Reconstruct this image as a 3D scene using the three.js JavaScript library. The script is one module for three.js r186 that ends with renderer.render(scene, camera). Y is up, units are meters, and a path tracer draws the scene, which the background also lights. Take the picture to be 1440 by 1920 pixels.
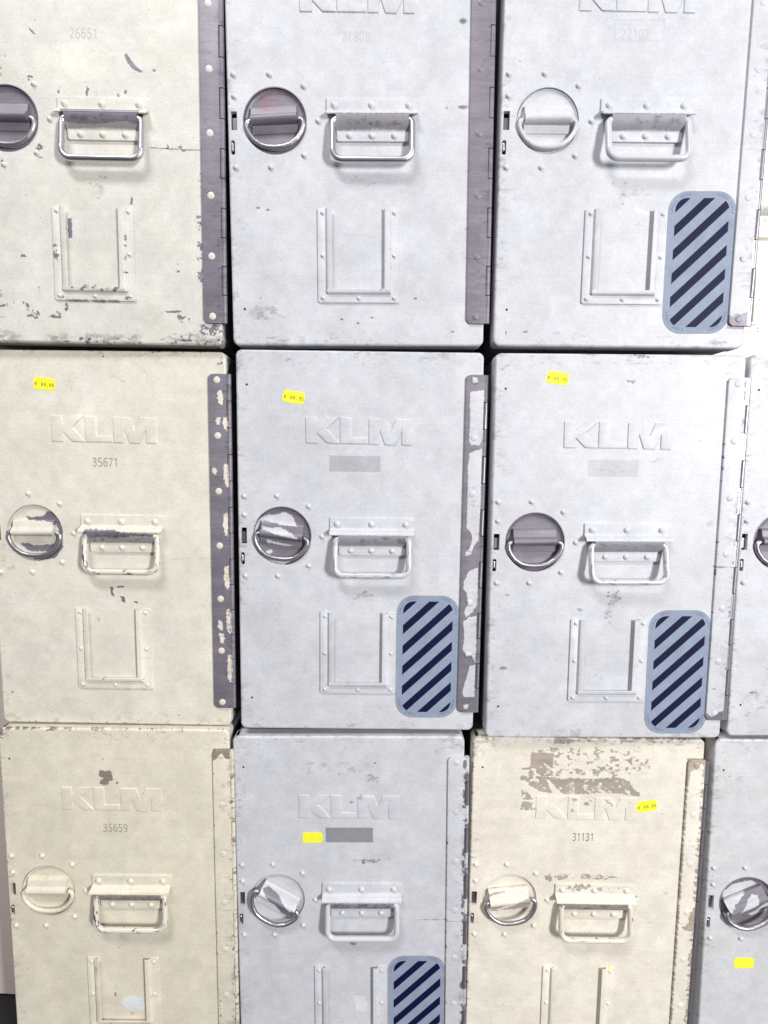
import * as THREE from 'three';
import { mergeGeometries, toCreasedNormals } from 'three/addons/utils/BufferGeometryUtils.js';
import { RoundedBoxGeometry } from 'three/addons/geometries/RoundedBoxGeometry.js';
import { RectAreaLightUniformsLib } from 'three/addons/lights/RectAreaLightUniformsLib.js';

// ---------------------------------------------------------------- camera, lamps, exposure
RectAreaLightUniformsLib.init();
const scene = new THREE.Scene();
const camera = new THREE.PerspectiveCamera(87.61, 0.75, 0.02, 30);
camera.position.set(0, 0, 0.61505);
camera.rotation.set(-0.098517, 0.0030055, 0.0072320, 'XYZ');
scene.background = new THREE.Color().setRGB(0.215, 0.215, 0.228);      // evenly lit hall around the stack
const renderer = new THREE.WebGLRenderer({ antialias: true });
renderer.toneMapping = THREE.LinearToneMapping;
renderer.toneMappingExposure = 1.0;
renderer.shadowMap.enabled = true;
const LAMPS = [   // position, aim, width, height, intensity, label
  { p: [2.3, 0.45, 2.7], a: [0, -0.4, 0], w: 0.46, h: 1.1, i: 82, label: 'long fluorescent lamp hanging high on the right in front of the boxes' },
  { p: [-0.9, 2.8, 1.6], a: [-0.2, -0.6, 0], w: 1.3, h: 0.28, i: 62, label: 'long fluorescent lamp hanging high on the left in front of the boxes' },
];
const lampColor = new THREE.Color().setRGB(1, 0.99, 0.97);
for (const L of LAMPS) {
  const g = new THREE.Group(); g.name = scene.getObjectByName('fluorescent_lamp') ? 'fluorescent_lamp_001' : 'fluorescent_lamp';
  g.position.set(...L.p); g.lookAt(new THREE.Vector3(...L.a)); scene.add(g);
  g.userData = { label: L.label, category: 'lamp', group: 'lamps above the stack' };
  const housing = new THREE.Mesh(new RoundedBoxGeometry(L.w + 0.04, L.h + 0.04, 0.06, 2, 0.01), new THREE.MeshStandardMaterial({ color: '#d8d8d6', roughness: 0.5 }));
  housing.name = 'housing'; housing.position.z = -0.04; g.add(housing);
  const dif = new THREE.Mesh(new THREE.PlaneGeometry(L.w, L.h), new THREE.MeshStandardMaterial({ color: '#ffffff', emissive: lampColor, emissiveIntensity: 1.5 }));
  dif.name = 'diffuser'; dif.position.z = -0.008; g.add(dif);
  const light = new THREE.RectAreaLight(lampColor, L.i, L.w, L.h);
  light.position.copy(g.position); scene.add(light); light.lookAt(new THREE.Vector3(...L.a)); light.translateZ(-0.004);
  const tgt = new THREE.Vector3(...L.a); light.lookAt(tgt);
}

// ---------------------------------------------------------------- noise
function rng(seed) { let s = seed >>> 0 || 1; return () => { s ^= s << 13; s >>>= 0; s ^= s >>> 17; s ^= s << 5; s >>>= 0; return s / 4294967296; }; }
function hash(ix, iy, s) { let h = Math.imul(ix, 374761393) ^ Math.imul(iy, 668265263) ^ Math.imul(s, 2246822519); h = Math.imul(h ^ (h >>> 13), 1274126177); return ((h ^ (h >>> 16)) >>> 0) / 4294967296; }
function vn(x, y, s) {
  const ix = Math.floor(x), iy = Math.floor(y); let fx = x - ix, fy = y - iy; fx = fx * fx * (3 - 2 * fx); fy = fy * fy * (3 - 2 * fy);
  const a = hash(ix, iy, s), b = hash(ix + 1, iy, s), c = hash(ix, iy + 1, s), d = hash(ix + 1, iy + 1, s);
  return a + (b - a) * fx + (c - a) * fy + (a - b - c + d) * fx * fy;
}
function fbm(x, y, s, n = 4) { let v = 0, a = 0.5, t = 0; for (let i = 0; i < n; i++) { v += a * vn(x, y, s + i * 17); t += a; a *= 0.55; x *= 2.03; y *= 2.03; } return v / t; }

// ---------------------------------------------------------------- measures of one box front, in millimetres (x right, Y down from the top left corner)
const W = 281, H = 447.7, TW = 290, DEPTH = 262, SKID = 3.6, PX = 2;
const HX = TW * PX, HY = Math.round(H * PX);

// ---------------------------------------------------------------- painted skin of each box: colour, wear to bare metal, stains, stencils
const BARE = [134, 129, 140];
function makeSkin(spec, seed) {
  const METAL = spec.bare ?? BARE, MET = spec.bareShine ?? 0.35;
  const mk = () => { const c = document.createElement('canvas'); c.width = HX; c.height = HY; const x = c.getContext('2d'); return [c, x]; };
  const [cc, c] = mk(), [mc, m] = mk(), [wc, w] = mk(), [dc, d] = mk();
  c.fillStyle = `rgb(${spec.paint})`; c.fillRect(0, 0, HX, HY);
  for (const x of [m, w, d]) { x.fillStyle = '#000'; x.fillRect(0, 0, HX, HY); }
  for (const x of [c, m, w, d]) x.scale(PX, PX);
  const r = rng(seed * 7919 + 13);
  const outline = (x, pts, amp) => {     // closed ragged outline
    x.beginPath();
    for (let i = 0; i < pts.length; i++) {
      const [ax, ay] = pts[i], [bx, by] = pts[(i + 1) % pts.length], n = Math.max(1, Math.round(Math.hypot(bx - ax, by - ay) / Math.max(0.8, amp * 1.1)));
      for (let k = 0; k < n; k++) { const t = k / n, px = ax + (bx - ax) * t + (r() - 0.5) * amp * 2, py = ay + (by - ay) * t + (r() - 0.5) * amp * 2; i + k ? x.lineTo(px, py) : x.moveTo(px, py); }
    }
    x.closePath();
  };
  const both = (draw, metal) => { c.fillStyle = metal ? `rgb(${METAL})` : `rgb(${spec.paint})`; m.fillStyle = metal ? '#fff' : '#000'; const s = r; draw(c); draw(m); };
  const api = {
    c, m, w, d, r,
    bare: (pts, amp = 0.6) => { const p = frozen(pts, amp); both((x) => trace(x, p), true); },
    coat: (pts, amp = 0.6) => { const p = frozen(pts, amp); both((x) => trace(x, p), false); },
    wear: (x0, y0, x1, y1, v = 0.6) => soft(w, x0, y0, x1, y1, v * (spec.wearK ?? 1)),      // probability of paint worn through
    dirt: (x0, y0, x1, y1, v = 0.4) => soft(d, x0, y0, x1, y1, v),
    wearPoly: (pts, v, amp = 1) => { const p = frozen(pts, amp); w.fillStyle = g255(v); trace(w, p); },
    dirtPoly: (pts, v, amp = 1) => { const p = frozen(pts, amp); d.fillStyle = g255(v); trace(d, p); },
    line: (pts, lw, v) => { d.strokeStyle = g255(v); d.lineWidth = lw; d.lineCap = 'round'; d.beginPath(); pts.forEach(([a, b], i) => i ? d.lineTo(a, b) : d.moveTo(a, b)); d.stroke(); },
    scratch: (pts, lw) => { for (const [x, col] of [[c, `rgb(${METAL})`], [m, '#fff']]) { x.strokeStyle = col; x.lineWidth = lw; x.lineCap = 'round'; x.beginPath(); pts.forEach(([a, b], i) => i ? x.lineTo(a, b) : x.moveTo(a, b)); x.stroke(); } },
    tint: (pts, col, amp = 0.8) => { const p = frozen(pts, amp); c.fillStyle = col; trace(c, p); },
    text: (s, x, y, size, col, font = 'sans-serif', sx = 1) => { c.save(); c.translate(x, y); c.scale(sx, 1); c.fillStyle = col; c.font = `${size}px ${font}`; c.textBaseline = 'alphabetic'; c.fillText(s, 0, 0); c.restore(); },
  };
  function frozen(pts, amp) { const out = []; for (let i = 0; i < pts.length; i++) { const [ax, ay] = pts[i], [bx, by] = pts[(i + 1) % pts.length], n = Math.max(1, Math.round(Math.hypot(bx - ax, by - ay) / Math.max(0.8, amp * 1.2))); for (let k = 0; k < n; k++) { const t = k / n; out.push([ax + (bx - ax) * t + (r() - 0.5) * amp * 2, ay + (by - ay) * t + (r() - 0.5) * amp * 2]); } } return out; }
  function trace(x, p) { x.beginPath(); p.forEach(([a, b], i) => i ? x.lineTo(a, b) : x.moveTo(a, b)); x.closePath(); x.fill(); }
  function g255(v) { const k = Math.round(v * 255); return `rgb(${k},${k},${k})`; }
  function soft(x, x0, y0, x1, y1, v) {
    x.save(); x.globalCompositeOperation = 'lighten'; x.translate((x0 + x1) / 2, (y0 + y1) / 2); x.scale((x1 - x0) / 2, (y1 - y0) / 2);
    const g = x.createRadialGradient(0, 0, 0, 0, 0, 1); g.addColorStop(0, g255(v)); g.addColorStop(0.55, g255(v * 0.75)); g.addColorStop(1, '#000');
    x.fillStyle = g; x.fillRect(-1, -1, 2, 2); x.restore();
  }
  // the latch disc and the hinge leaf
  const disc = (x) => { x.beginPath(); x.arc(51, 212, 34.5, 0, 7); x.fill(); };
  if (spec.discBare) both(disc, true);
  if (spec.stripBare) both((x) => { x.beginPath(); x.roundRect(260.9, 24.9, 40, 399.2, 6.2); x.fill(); }, true);
  // sleeve of the carry handle rubbed bare
  c.fillStyle = `rgba(112,109,118,${0.3 + 0.45 * (spec.sleeve ?? 0.6)})`; trace(c, frozen([[117.5, 209], [195.2, 209], [195.2, 222.5], [160, 221.5], [117.5, 222.6]], 0.5));
  for (let i = 0; i < 14; i++) { const x = 118 + r() * 70; api.dirt(x, 209 + r() * 8, x + 6 + r() * 14, 214 + r() * 9, 0.5); }
  if ((spec.sleeve ?? 0.6) > 0.57) for (let i = 0; i < 9; i++) api.wear(112 + i * 9 + r() * 4, 208, 132 + i * 9 + r() * 6, 223, (spec.sleeve ?? 0.6) * (0.55 + 0.5 * r()));
  // faint line of rubbing level with the latch, grime along the edges
  const scuffs = spec.scuff ?? 1;
  api.line([[212 + r() * 20, 239.5], [245, 239 + r()], [262, 239.6]], 0.9, 0.16 * scuffs);
  api.line([[259, 239.5], [288, 239.8]], 1.3, 0.3 * scuffs);
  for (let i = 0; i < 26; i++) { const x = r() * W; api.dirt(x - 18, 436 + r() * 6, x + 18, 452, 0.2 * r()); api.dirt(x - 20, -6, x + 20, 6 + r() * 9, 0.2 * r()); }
  for (let i = 0; i < 10; i++) { const x = r() * W, y = r() * H, s = 12 + r() * 40; api.dirt(x - s, y - s * 0.6, x + s, y + s * 0.6, 0.1 * r()); }
  const nSpeck = spec.specks ?? 40;
  for (let i = 0; i < nSpeck; i++) { const x = r() * 258, y = r() * H, s = 0.25 + r() * r() * 1.1; d.fillStyle = g255(0.25 + 0.4 * r()); d.beginPath(); d.ellipse(x, y, s * (1 + r()), s * 0.7, r() * 3, 0, 7); d.fill(); }
  for (let i = 0; i < nSpeck / 3; i++) { const x = r() * 250, y = r() * H, a = (r() - 0.5) * 1.2, l = 4 + r() * 22; api.line([[x, y], [x + l * Math.cos(a), y + l * Math.sin(a)]], 0.3, 0.1 + 0.15 * r()); }
  for (const [x0, y0, x1, y1, v] of spec.edge ?? []) api.wear(x0, y0, x1, y1, v);
  spec.draw?.(api);
  // put together
  const C = c.getImageData(0, 0, HX, HY), M = m.getImageData(0, 0, HX, HY).data, Wd = w.getImageData(0, 0, HX, HY).data, D = d.getImageData(0, 0, HX, HY).data;
  const [rc, rx] = mk(), R = rx.createImageData(HX, HY), cd = C.data;
  for (let y = 0; y < HY; y++) for (let x = 0; x < HX; x++) {
    const i = (y * HX + x) * 4, X = x / PX, Y = y / PX;
    const fine = hash(x, y, seed) - 0.5, f2 = vn(X * 0.9, Y * 0.9, seed + 3) - 0.5, cloud = fbm(X / 38, Y / 38, seed + 7, 3) - 0.5, brush = vn(X / 26, Y * 1.7, seed + 11) - 0.5;
    let metal = M[i] / 255; const rough = fbm(X / 4, Y / 3.4, seed + 29, 4);
    const edgeD = Math.min(X < 259 ? X : 99, W - X > 0 ? W - X : 0.2, Y, H - Y);
    let wv = Wd[i] / 255;
    if (spec.edgeWear && edgeD < 4) wv = Math.max(wv, spec.edgeWear * (1 - edgeD / 4));
    if (wv > 0.02 && rough < 0.22 + wv * 0.55) {
      const t = Math.min(1, (0.22 + wv * 0.55 - rough) / 0.05) * Math.min(1, wv * 4);
      for (let k = 0; k < 3; k++) cd[i + k] += (METAL[k] - cd[i + k]) * t;
      metal += (1 - metal) * t;
    }
    let dv = D[i] / 255; if (spec.grimeShade !== 0 && edgeD < 26) dv = Math.max(dv, (spec.grimeShade ?? 0.32) * fbm(X / 22, Y / 22, seed + 71, 2) * 1.6 * (1 - edgeD / 26)); const mott = fbm(X / 11, Y / 11, seed + 61, 3) - 0.5, hue = fbm(X / 30, Y / 30, seed + 67, 2) - 0.5;  // edge band: real grime, plus edge shading put into the colour
    let g = 1 + fine * 0.05 + f2 * 0.06 + cloud * 0.075 + mott * 0.08 + brush * (0.025 + metal * 0.06);
    if (metal > 0.3) g += (fbm(X / 30, Y / 6, seed + 41, 3) - 0.5) * 0.16 * metal;
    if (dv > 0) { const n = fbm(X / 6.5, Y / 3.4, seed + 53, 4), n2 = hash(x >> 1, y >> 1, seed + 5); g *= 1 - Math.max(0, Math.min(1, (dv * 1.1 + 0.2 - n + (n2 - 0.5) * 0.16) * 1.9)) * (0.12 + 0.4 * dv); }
    for (let k = 0; k < 3; k++) cd[i + k] = Math.max(0, Math.min(255, cd[i + k] * (g + (k - 1) * -0.02 * hue)));
    R.data[i] = 150 - 46 * metal + (fbm(X / 34, Y / 34, seed + 83, 2) - 0.5) * 110 + mott * 14 + f2 * 7; R.data[i + 1] = 255 * (metal * 0.55 + (1 - metal) * (0.5 + cloud * 0.2)); R.data[i + 2] = 255 * metal * MET; R.data[i + 3] = 255;
  }
  c.setTransform(1, 0, 0, 1, 0, 0); c.putImageData(C, 0, 0); rx.putImageData(R, 0, 0);
  const t1 = new THREE.CanvasTexture(cc); t1.colorSpace = THREE.SRGBColorSpace; const t2 = new THREE.CanvasTexture(rc);
  for (const t of [t1, t2]) { t.magFilter = THREE.LinearFilter; t.anisotropy = 8; }
  return new THREE.MeshStandardMaterial({ map: t1, roughness: 1, roughnessMap: t2, metalness: 1, metalnessMap: t2, bumpMap: t2, bumpScale: 0.001 });
}
function greyTexture(n, f) { const a = new Uint8Array(n * n * 4); for (let y = 0; y < n; y++) for (let x = 0; x < n; x++) { const v = Math.max(0, Math.min(255, f(x, y) * 255)), i = (y * n + x) * 4; a[i] = a[i + 1] = a[i + 2] = v; a[i + 3] = 255; } const t = new THREE.DataTexture(a, n, n); t.magFilter = THREE.LinearFilter; t.minFilter = THREE.LinearMipmapLinearFilter; t.generateMipmaps = true; t.wrapS = t.wrapT = THREE.RepeatWrapping; t.needsUpdate = true; return t; }
const skinGrain = greyTexture(512, (x, y) => 0.6 * fbm(x / 9, y / 9, 5, 3) + 0.4 * fbm(x / 60, y / 60, 9, 2));

// ---------------------------------------------------------------- plain materials
const steel = new THREE.MeshStandardMaterial({ color: '#d8d7dc', metalness: 1, roughness: 0.36, bumpMap: skinGrain, bumpScale: 0.00006 });
const ringSteel = new THREE.MeshStandardMaterial({ color: '#b9b7bd', metalness: 0.9, roughness: 0.42, bumpMap: skinGrain, bumpScale: 0.0001 });
const steelDull = new THREE.MeshStandardMaterial({ color: '#8d8a94', metalness: 0.9, roughness: 0.42 });
const alu = new THREE.MeshStandardMaterial({ color: '#a3a4ab', metalness: 0.75, roughness: 0.5, bumpMap: skinGrain, bumpScale: 0.0002 });
const knuckleMetal = new THREE.MeshStandardMaterial({ color: '#a09ca6', metalness: 0.8, roughness: 0.42, bumpMap: skinGrain, bumpScale: 0.0002 });
function chipped(rgb, amount, seed, bare = BARE) {   // painted wire with chips down to the steel; u runs along the wire
  const n = 256, a = new Uint8Array(n * n * 4), b = new Uint8Array(n * n * 4);
  for (let y = 0; y < n; y++) for (let x = 0; x < n; x++) {
    const i = (y * n + x) * 4, v = fbm(x / 9, y / 26, seed, 4), t = v < amount ? 1 : 0, g = 1 + (hash(x, y, seed) - 0.5) * 0.05;
    for (let k = 0; k < 3; k++) a[i + k] = Math.min(255, (t ? bare[k] : rgb[k]) * g); a[i + 3] = 255; b[i] = 0; b[i + 1] = t ? 95 : 90; b[i + 2] = t ? 170 : 0; b[i + 3] = 255;
  }
  const T = [a, b].map((q) => { const t = new THREE.DataTexture(q, n, n); t.magFilter = THREE.LinearFilter; t.wrapS = t.wrapT = THREE.RepeatWrapping; t.needsUpdate = true; return t; });
  T[0].colorSpace = THREE.SRGBColorSpace;
  return new THREE.MeshStandardMaterial({ map: T[0], metalness: 1, roughness: 1, metalnessMap: T[1], roughnessMap: T[1] });
}

// ---------------------------------------------------------------- geometry helpers (millimetres; finished by fin())
const BX = W / 2, BY = H + SKID;      // the group's origin: middle of the base, at the front plane
function fin(geo, keepUv = false) {     // uv from the front, mm to metres, origin to the base
  if (!keepUv) { const p = geo.attributes.position, uv = new Float32Array(p.count * 2); for (let i = 0; i < p.count; i++) { uv[i * 2] = p.getX(i) / TW; uv[i * 2 + 1] = 1 + p.getY(i) / H; } geo.setAttribute('uv', new THREE.BufferAttribute(uv, 2)); }
  geo.translate(-BX, BY, 0); geo.scale(0.001, 0.001, 0.001); return geo;
}
const ni = (g) => (g.index ? g.toNonIndexed() : g);
const join = (...gs) => { const l = gs.map((g) => { const q = ni(g); q.deleteAttribute('uv'); return q; }); return mergeGeometries(l); };
const crease = (g, a = 0.7) => toCreasedNormals(g, a);
function rr(x0, Y0, x1, Y1, r, path = new THREE.Shape()) {   // rounded rectangle; r = one radius or [top left, top right, bottom right, bottom left]
  const [a, b, c, d] = Array.isArray(r) ? r : [r, r, r, r], t = -Y0, u = -Y1;
  path.moveTo(x0 + a, t); path.lineTo(x1 - b, t); if (b) path.absarc(x1 - b, t - b, b, Math.PI / 2, 0, true);
  path.lineTo(x1, u + c); if (c) path.absarc(x1 - c, u + c, c, 0, -Math.PI / 2, true);
  path.lineTo(x0 + d, u); if (d) path.absarc(x0 + d, u + d, d, -Math.PI / 2, -Math.PI, true);
  path.lineTo(x0, t - a); if (a) path.absarc(x0 + a, t - a, a, Math.PI, Math.PI / 2, true);
  return path;
}
function slab(shape, z0, t, b = 0.4, seg = 5, bs = 2) { const g = new THREE.ExtrudeGeometry(shape, { depth: Math.max(0.01, t - b), bevelEnabled: b > 0, bevelThickness: b, bevelSize: b, bevelOffset: -b, bevelSegments: bs, curveSegments: seg }); g.translate(0, 0, z0); return crease(g, 0.6); }
function prismX(prof, x0, x1) { const s = new THREE.Shape(prof.map(([Y, z]) => new THREE.Vector2(-Y, z))), g = new THREE.ExtrudeGeometry(s, { depth: x1 - x0, bevelEnabled: false }), p = g.attributes.position; for (let i = 0; i < p.count; i++) { const a = p.getX(i), b = p.getY(i), c = p.getZ(i); p.setXYZ(i, x0 + c, a, b); } return crease(g, 0.7); }
function prismY(prof, Y0, Y1) { const s = new THREE.Shape(prof.map(([x, z]) => new THREE.Vector2(x, z))), g = new THREE.ExtrudeGeometry(s, { depth: Y1 - Y0, bevelEnabled: false }), p = g.attributes.position; for (let i = 0; i < p.count; i++) { const a = p.getX(i), b = p.getY(i), c = p.getZ(i); p.setXYZ(i, a, -Y0 - c, b); } return crease(g, 0.7); }
function wire(pts, r, rad = 10, n = 90) { const c = new THREE.CatmullRomCurve3(pts.map(([x, Y, z]) => new THREE.Vector3(x, -Y, z)), false, 'catmullrom', 0.1); return new THREE.TubeGeometry(c, n, r, rad); }
function dome(x, Y, z, r, h) { const g = new THREE.LatheGeometry([[0.01, h], [r * 0.55, h * 0.86], [r * 0.9, h * 0.45], [r, 0], [r, -0.4]].map(([a, b]) => new THREE.Vector2(a, b)).reverse(), 12); g.rotateX(Math.PI / 2); g.translate(x, -Y, z); return g; }

// shared geometries of one box -------------------------------------------------------------------
const HOLES = { slot: [3.5, 202.5, 10.3, 221.5], low: [2.9, 231.8, 7.4, 246.4] };
function outlinePts(inset, rad) { const s = rr(inset, inset, W - inset, H - inset, Math.max(0.3, rad - inset)); return s.getPoints(8); }
function panelShape(deep) {
  const R = 2.6, face = rr(R, R, W - R, H - R, 7 - R);
  const hole = (p) => face.holes.push(p);
  const lat = new THREE.Path(); lat.absarc(51, -212, 33.6, 0, Math.PI * 2, false); hole(lat);
  hole(rr(...HOLES.slot, 0.6, new THREE.Path())); hole(rr(...HOLES.low, 1.6, new THREE.Path()));
  for (const [x, Y] of [[12.4, 39], [14, 408.4]]) { const q = new THREE.Path(); q.absarc(x, -Y, 1.25, 0, Math.PI * 2, false); hole(q); }
  const f = new THREE.ShapeGeometry(face, 24);
  const rings = [], K = 6; for (let k = 0; k <= K; k++) { const a = (k / K) * Math.PI / 2; rings.push([R * (1 - Math.sin(a)), -R * (1 - Math.cos(a))]); } rings.push([0, -19]);
  const pos = [], idx = []; let n = 0;
  rings.forEach(([ins, z]) => { const p = outlinePts(ins, 7), d = z === -19 ? deep : 0; n = p.length; for (const q of p) pos.push(W / 2 + (q.x - W / 2) * (1 - 2 * d / W), -H / 2 + (q.y + H / 2) * (1 - 2 * d / H), z); });
  for (let k = 0; k < rings.length - 1; k++) for (let i = 0; i < n - 1; i++) { const a = k * n + i, b = a + 1, c = a + n, e = c + 1; idx.push(a, b, c, b, e, c); }
  const rim = new THREE.BufferGeometry(); rim.setAttribute('position', new THREE.Float32BufferAttribute(pos, 3)); rim.setIndex(idx); rim.computeVertexNormals();
  const walls = []; for (const [k, r] of [['slot', 0.6], ['low', 1.6]]) { const p = rr(...HOLES[k], r).getPoints(4), v = [], ii = []; p.forEach((q) => v.push(q.x, q.y, 0, q.x, q.y, -5)); for (let i = 0; i < p.length - 1; i++) ii.push(2 * i, 2 * i + 1, 2 * i + 2, 2 * i + 2, 2 * i + 1, 2 * i + 3); const g = new THREE.BufferGeometry(); g.setAttribute('position', new THREE.Float32BufferAttribute(v, 3)); g.setIndex(ii); g.computeVertexNormals(); walls.push(crease(g, 0.6)); }
  return join(f, rim, ...walls);
}
function panelGeo() {   // the paint pattern folds round the edge onto the sides
  const g = panelShape(0), flat = fin(panelShape(17)); const out = fin(g); out.setAttribute('uv', flat.attributes.uv); return out;
}
// raised company letters, traced in units of a 1215 x 300 field
const LET = {
  K: [[80, 140], [210, 140], [210, 238], [312, 140], [452, 140], [316, 266], [462, 435], [318, 435], [212, 325], [210, 435], [80, 435]],
  L: [[466, 140], [598, 140], [598, 364], [776, 364], [776, 437], [466, 437]],
  M: [[790, 150], [988, 150], [1037, 295], [1092, 150], [1295, 150], [1279, 446], [1160, 446], [1166, 285], [1092, 446], [972, 446], [918, 285], [902, 442], [790, 442]],
};
function letterGeo(k, dx) {
  const s = new THREE.Shape(LET[k].map(([x, y]) => new THREE.Vector2(79 + dx + ((x - 80) / 1215) * 123.5, -74.6 - ((y - 140) / 300) * 30)));
  const g = new THREE.ExtrudeGeometry(s, { depth: 0.02, bevelEnabled: true, bevelThickness: 1.15, bevelSize: 1.0, bevelOffset: -1.0, bevelSegments: 4 });
  g.translate(0, 0, -0.05); return fin(crease(g, 0.9));
}
const GEO = {};
GEO.panel = panelGeo();
GEO.case = fin((() => { const g = new RoundedBoxGeometry(W - 3, H - 3, DEPTH - 19.5, 3, 5); g.translate(W / 2, -H / 2, -19.5 - (DEPTH - 19.5) / 2); return g; })());
GEO.skid = [40, W - 40].map((x) => fin((() => { const g = new RoundedBoxGeometry(14, SKID + 3, DEPTH - 110, 2, 1); g.translate(x, -H - SKID / 2 + 1.5, -DEPTH / 2 - 45); return g; })()));
GEO.cup = fin((() => {
  const g = new THREE.LatheGeometry([[0.01, -3.4], [26, -3.4], [30, -3.1], [31.6, -2.4], [32.2, -1.4], [32.6, -1.4], [32.9, -4], [33.55, -4], [33.6, -0.3], [33.7, 0.0]].map(([a, b]) => new THREE.Vector2(a, b)).reverse(), 56);
  g.rotateX(Math.PI / 2); g.translate(51, -212, 0); return crease(g, 0.7);
})());
GEO.paddle = prismX([[196.6, -3.6], [196.8, -0.6], [197.6, 0.2], [200, 0.7], [205.6, 2], [207, 4.2], [208.8, 5.8], [211, 6.3], [213.2, 5.6], [214.8, 3.6], [215.4, 1], [215.6, -1], [218, -1.6], [223.5, -2.1], [224, -3.6]], 26, 75);
GEO.ring = wire([[25, 212, 0.8], [22.4, 212.6, 1], [20.6, 214.6, 1.2], [20.4, 218.5, 1.3], [23, 225, 1.2], [28, 231.5, 1], [35.5, 236.6, 0.8], [43, 238.6, 0.7], [51, 239.1, 0.7], [59, 238.6, 0.7], [66.5, 236.6, 0.8], [74, 231.5, 1], [79, 225, 1.2], [81.6, 218.5, 1.3], [81.4, 214.6, 1.2], [79.6, 212.6, 1], [77, 212, 0.8]], 2.6, 10, 70);
const handleSheet = (() => {
  const up = slab(rr(107, 189.6, 205.2, 204, [1.5, 1.5, 1, 1]), 0.05, 1.8, 0.5);
  const ridge = prismX([[201.2, 0.2], [201.2, 1.75], [202.6, 2.1], [203.8, 3.4], [204.8, 6], [205.8, 8], [207.4, 9.2], [209, 9.4], [209.6, 8.4], [208.4, 7.9], [206.8, 6.6], [205.6, 3.6], [204.6, 0.6]], 107.2, 205);
  const low = slab(rr(117.4, 221.5, 195.2, 233.6, [0.5, 0.5, 3, 3]), 0.05, 2.4, 0.5);
  return fin(join(up, ridge, low));
})();
GEO.sleeve = fin(prismX([[206.5, 2], [206.6, 8.5], [208.8, 9.15], [211, 9], [214, 8.2], [217, 6.9], [220, 5], [222, 3.2], [223.4, 1.55], [222.8, 0.4], [220, 1], [217, 0.4], [210, 0.4]], 117.4, 195.2));
const bailPts = (() => { const p = [[121, 213.6, 4.7], [117.5, 213.4, 4.8], [115.2, 214.4, 5], [114, 217, 5.2], [113.8, 222, 5.6], [113.8, 243, 7]]; const c = (cx, cy, a0, a1) => { for (let k = 0; k <= 5; k++) { const a = a0 + (a1 - a0) * k / 5; p.push([cx + 10 * Math.cos(a), cy + 10 * Math.sin(a), 7.4]); } }; c(123.8, 246, Math.PI, Math.PI / 2); for (const x of [140, 156, 172]) p.push([x, 256, 7.4]); c(189.2, 246, Math.PI / 2, 0); p.push([199.2, 243, 7], [199.2, 222, 5.6], [199, 217, 5.2], [197.8, 214.4, 5], [195.5, 213.4, 4.8], [191, 213.6, 4.7]); return p; })();
GEO.bail = fin(wire(bailPts, 3.4, 14, 120), true);
const lipL = [[104.4, 0.4], [105, 1.7], [106.4, 3.8], [107, 4.2], [111.8, 4.2], [112.2, 3.8], [112, 3.3], [107.5, 3.3], [106.4, 1.6], [106, 0.4]];
GEO.holder = fin((() => {
  const s = new THREE.Shape(); const x0 = 96, x1 = 185.6, Y0 = 302, Y1 = 401.6, q = 9.6;
  s.moveTo(x0 + 2, -Y0); s.lineTo(x0 + q, -Y0); s.lineTo(x0 + q, -(Y1 - q)); s.lineTo(x1 - q, -(Y1 - q)); s.lineTo(x1 - q, -Y0); s.lineTo(x1 - 2, -Y0); s.absarc(x1 - 2, -Y0 - 2, 2, Math.PI / 2, 0, true);
  s.lineTo(x1, -Y1 + 2.5); s.absarc(x1 - 2.5, -Y1 + 2.5, 2.5, 0, -Math.PI / 2, true); s.lineTo(x0 + 2.5, -Y1); s.absarc(x0 + 2.5, -Y1 + 2.5, 2.5, -Math.PI / 2, -Math.PI, true); s.lineTo(x0, -Y0 - 2); s.absarc(x0 + 2, -Y0 - 2, 2, Math.PI, Math.PI / 2, true);
  const fl = slab(s, 0.04, 1.6, 0.35), mir = lipL.map(([x, z]) => [281.6 - x, z]).reverse();
  const bot = [[393.6, 0.4], [392.9, 1.7], [391.5, 4], [390.8, 4.4], [387.6, 4.4], [387.2, 4], [387.4, 3.5], [390.3, 3.5], [391.5, 1.6], [392, 0.4]];
  return join(fl, prismY(lipL, 302.4, 391.2), prismY(mir, 302.4, 391.2), prismX(bot, 106.6, 175));
})());
GEO.leaf = fin(slab(rr(261, 25, 281.6, 424, [6, 0.4, 0.4, 6]), 0.05, 2.2, 0.5));
GEO.knuckle = (() => { const out = [], n = 13, L = 399 / n; for (let i = 0; i < n; i++) { const g = new THREE.CylinderGeometry(2.9, 2.9, L - 0.9, 14); g.translate(284.2, -25 - L * (i + 0.5), -0.4); const b = i % 2 ? null : (() => { const q = new THREE.BoxGeometry(4.4, L - 0.9, 1.2); q.translate(282.4, -25 - L * (i + 0.5), 1.6); return q; })(); out.push(fin(b ? join(crease(g, 0.6), b) : join(crease(g, 0.6)))); } return out; })();
const riv = (list, z, r, h) => list.map(([x, Y]) => fin(dome(x, Y, z, r, h)));
GEO.rivLatch = riv([[7.5, 166], [45.6, 165.4], [82.3, 177], [7.7, 187.8], [97.8, 212.1], [82.1, 246.9], [8, 259.7], [45.9, 259.4]], 0.05, 2.9, 2.5);
GEO.rivHandle = riv([[115.5, 197], [155.4, 197], [195.3, 197]], 1.8, 3.6, 2.7).concat(riv([[131.5, 228], [155.5, 228], [179.8, 228]], 2.4, 3.3, 2.5));
GEO.rivHolder = riv([[101.5, 306.8], [180.1, 306.6], [101.4, 351.7], [180.2, 351.6], [101.3, 396.6], [141, 396.8], [180.2, 396.6]], 1.6, 2.2, 1.9);
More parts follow.
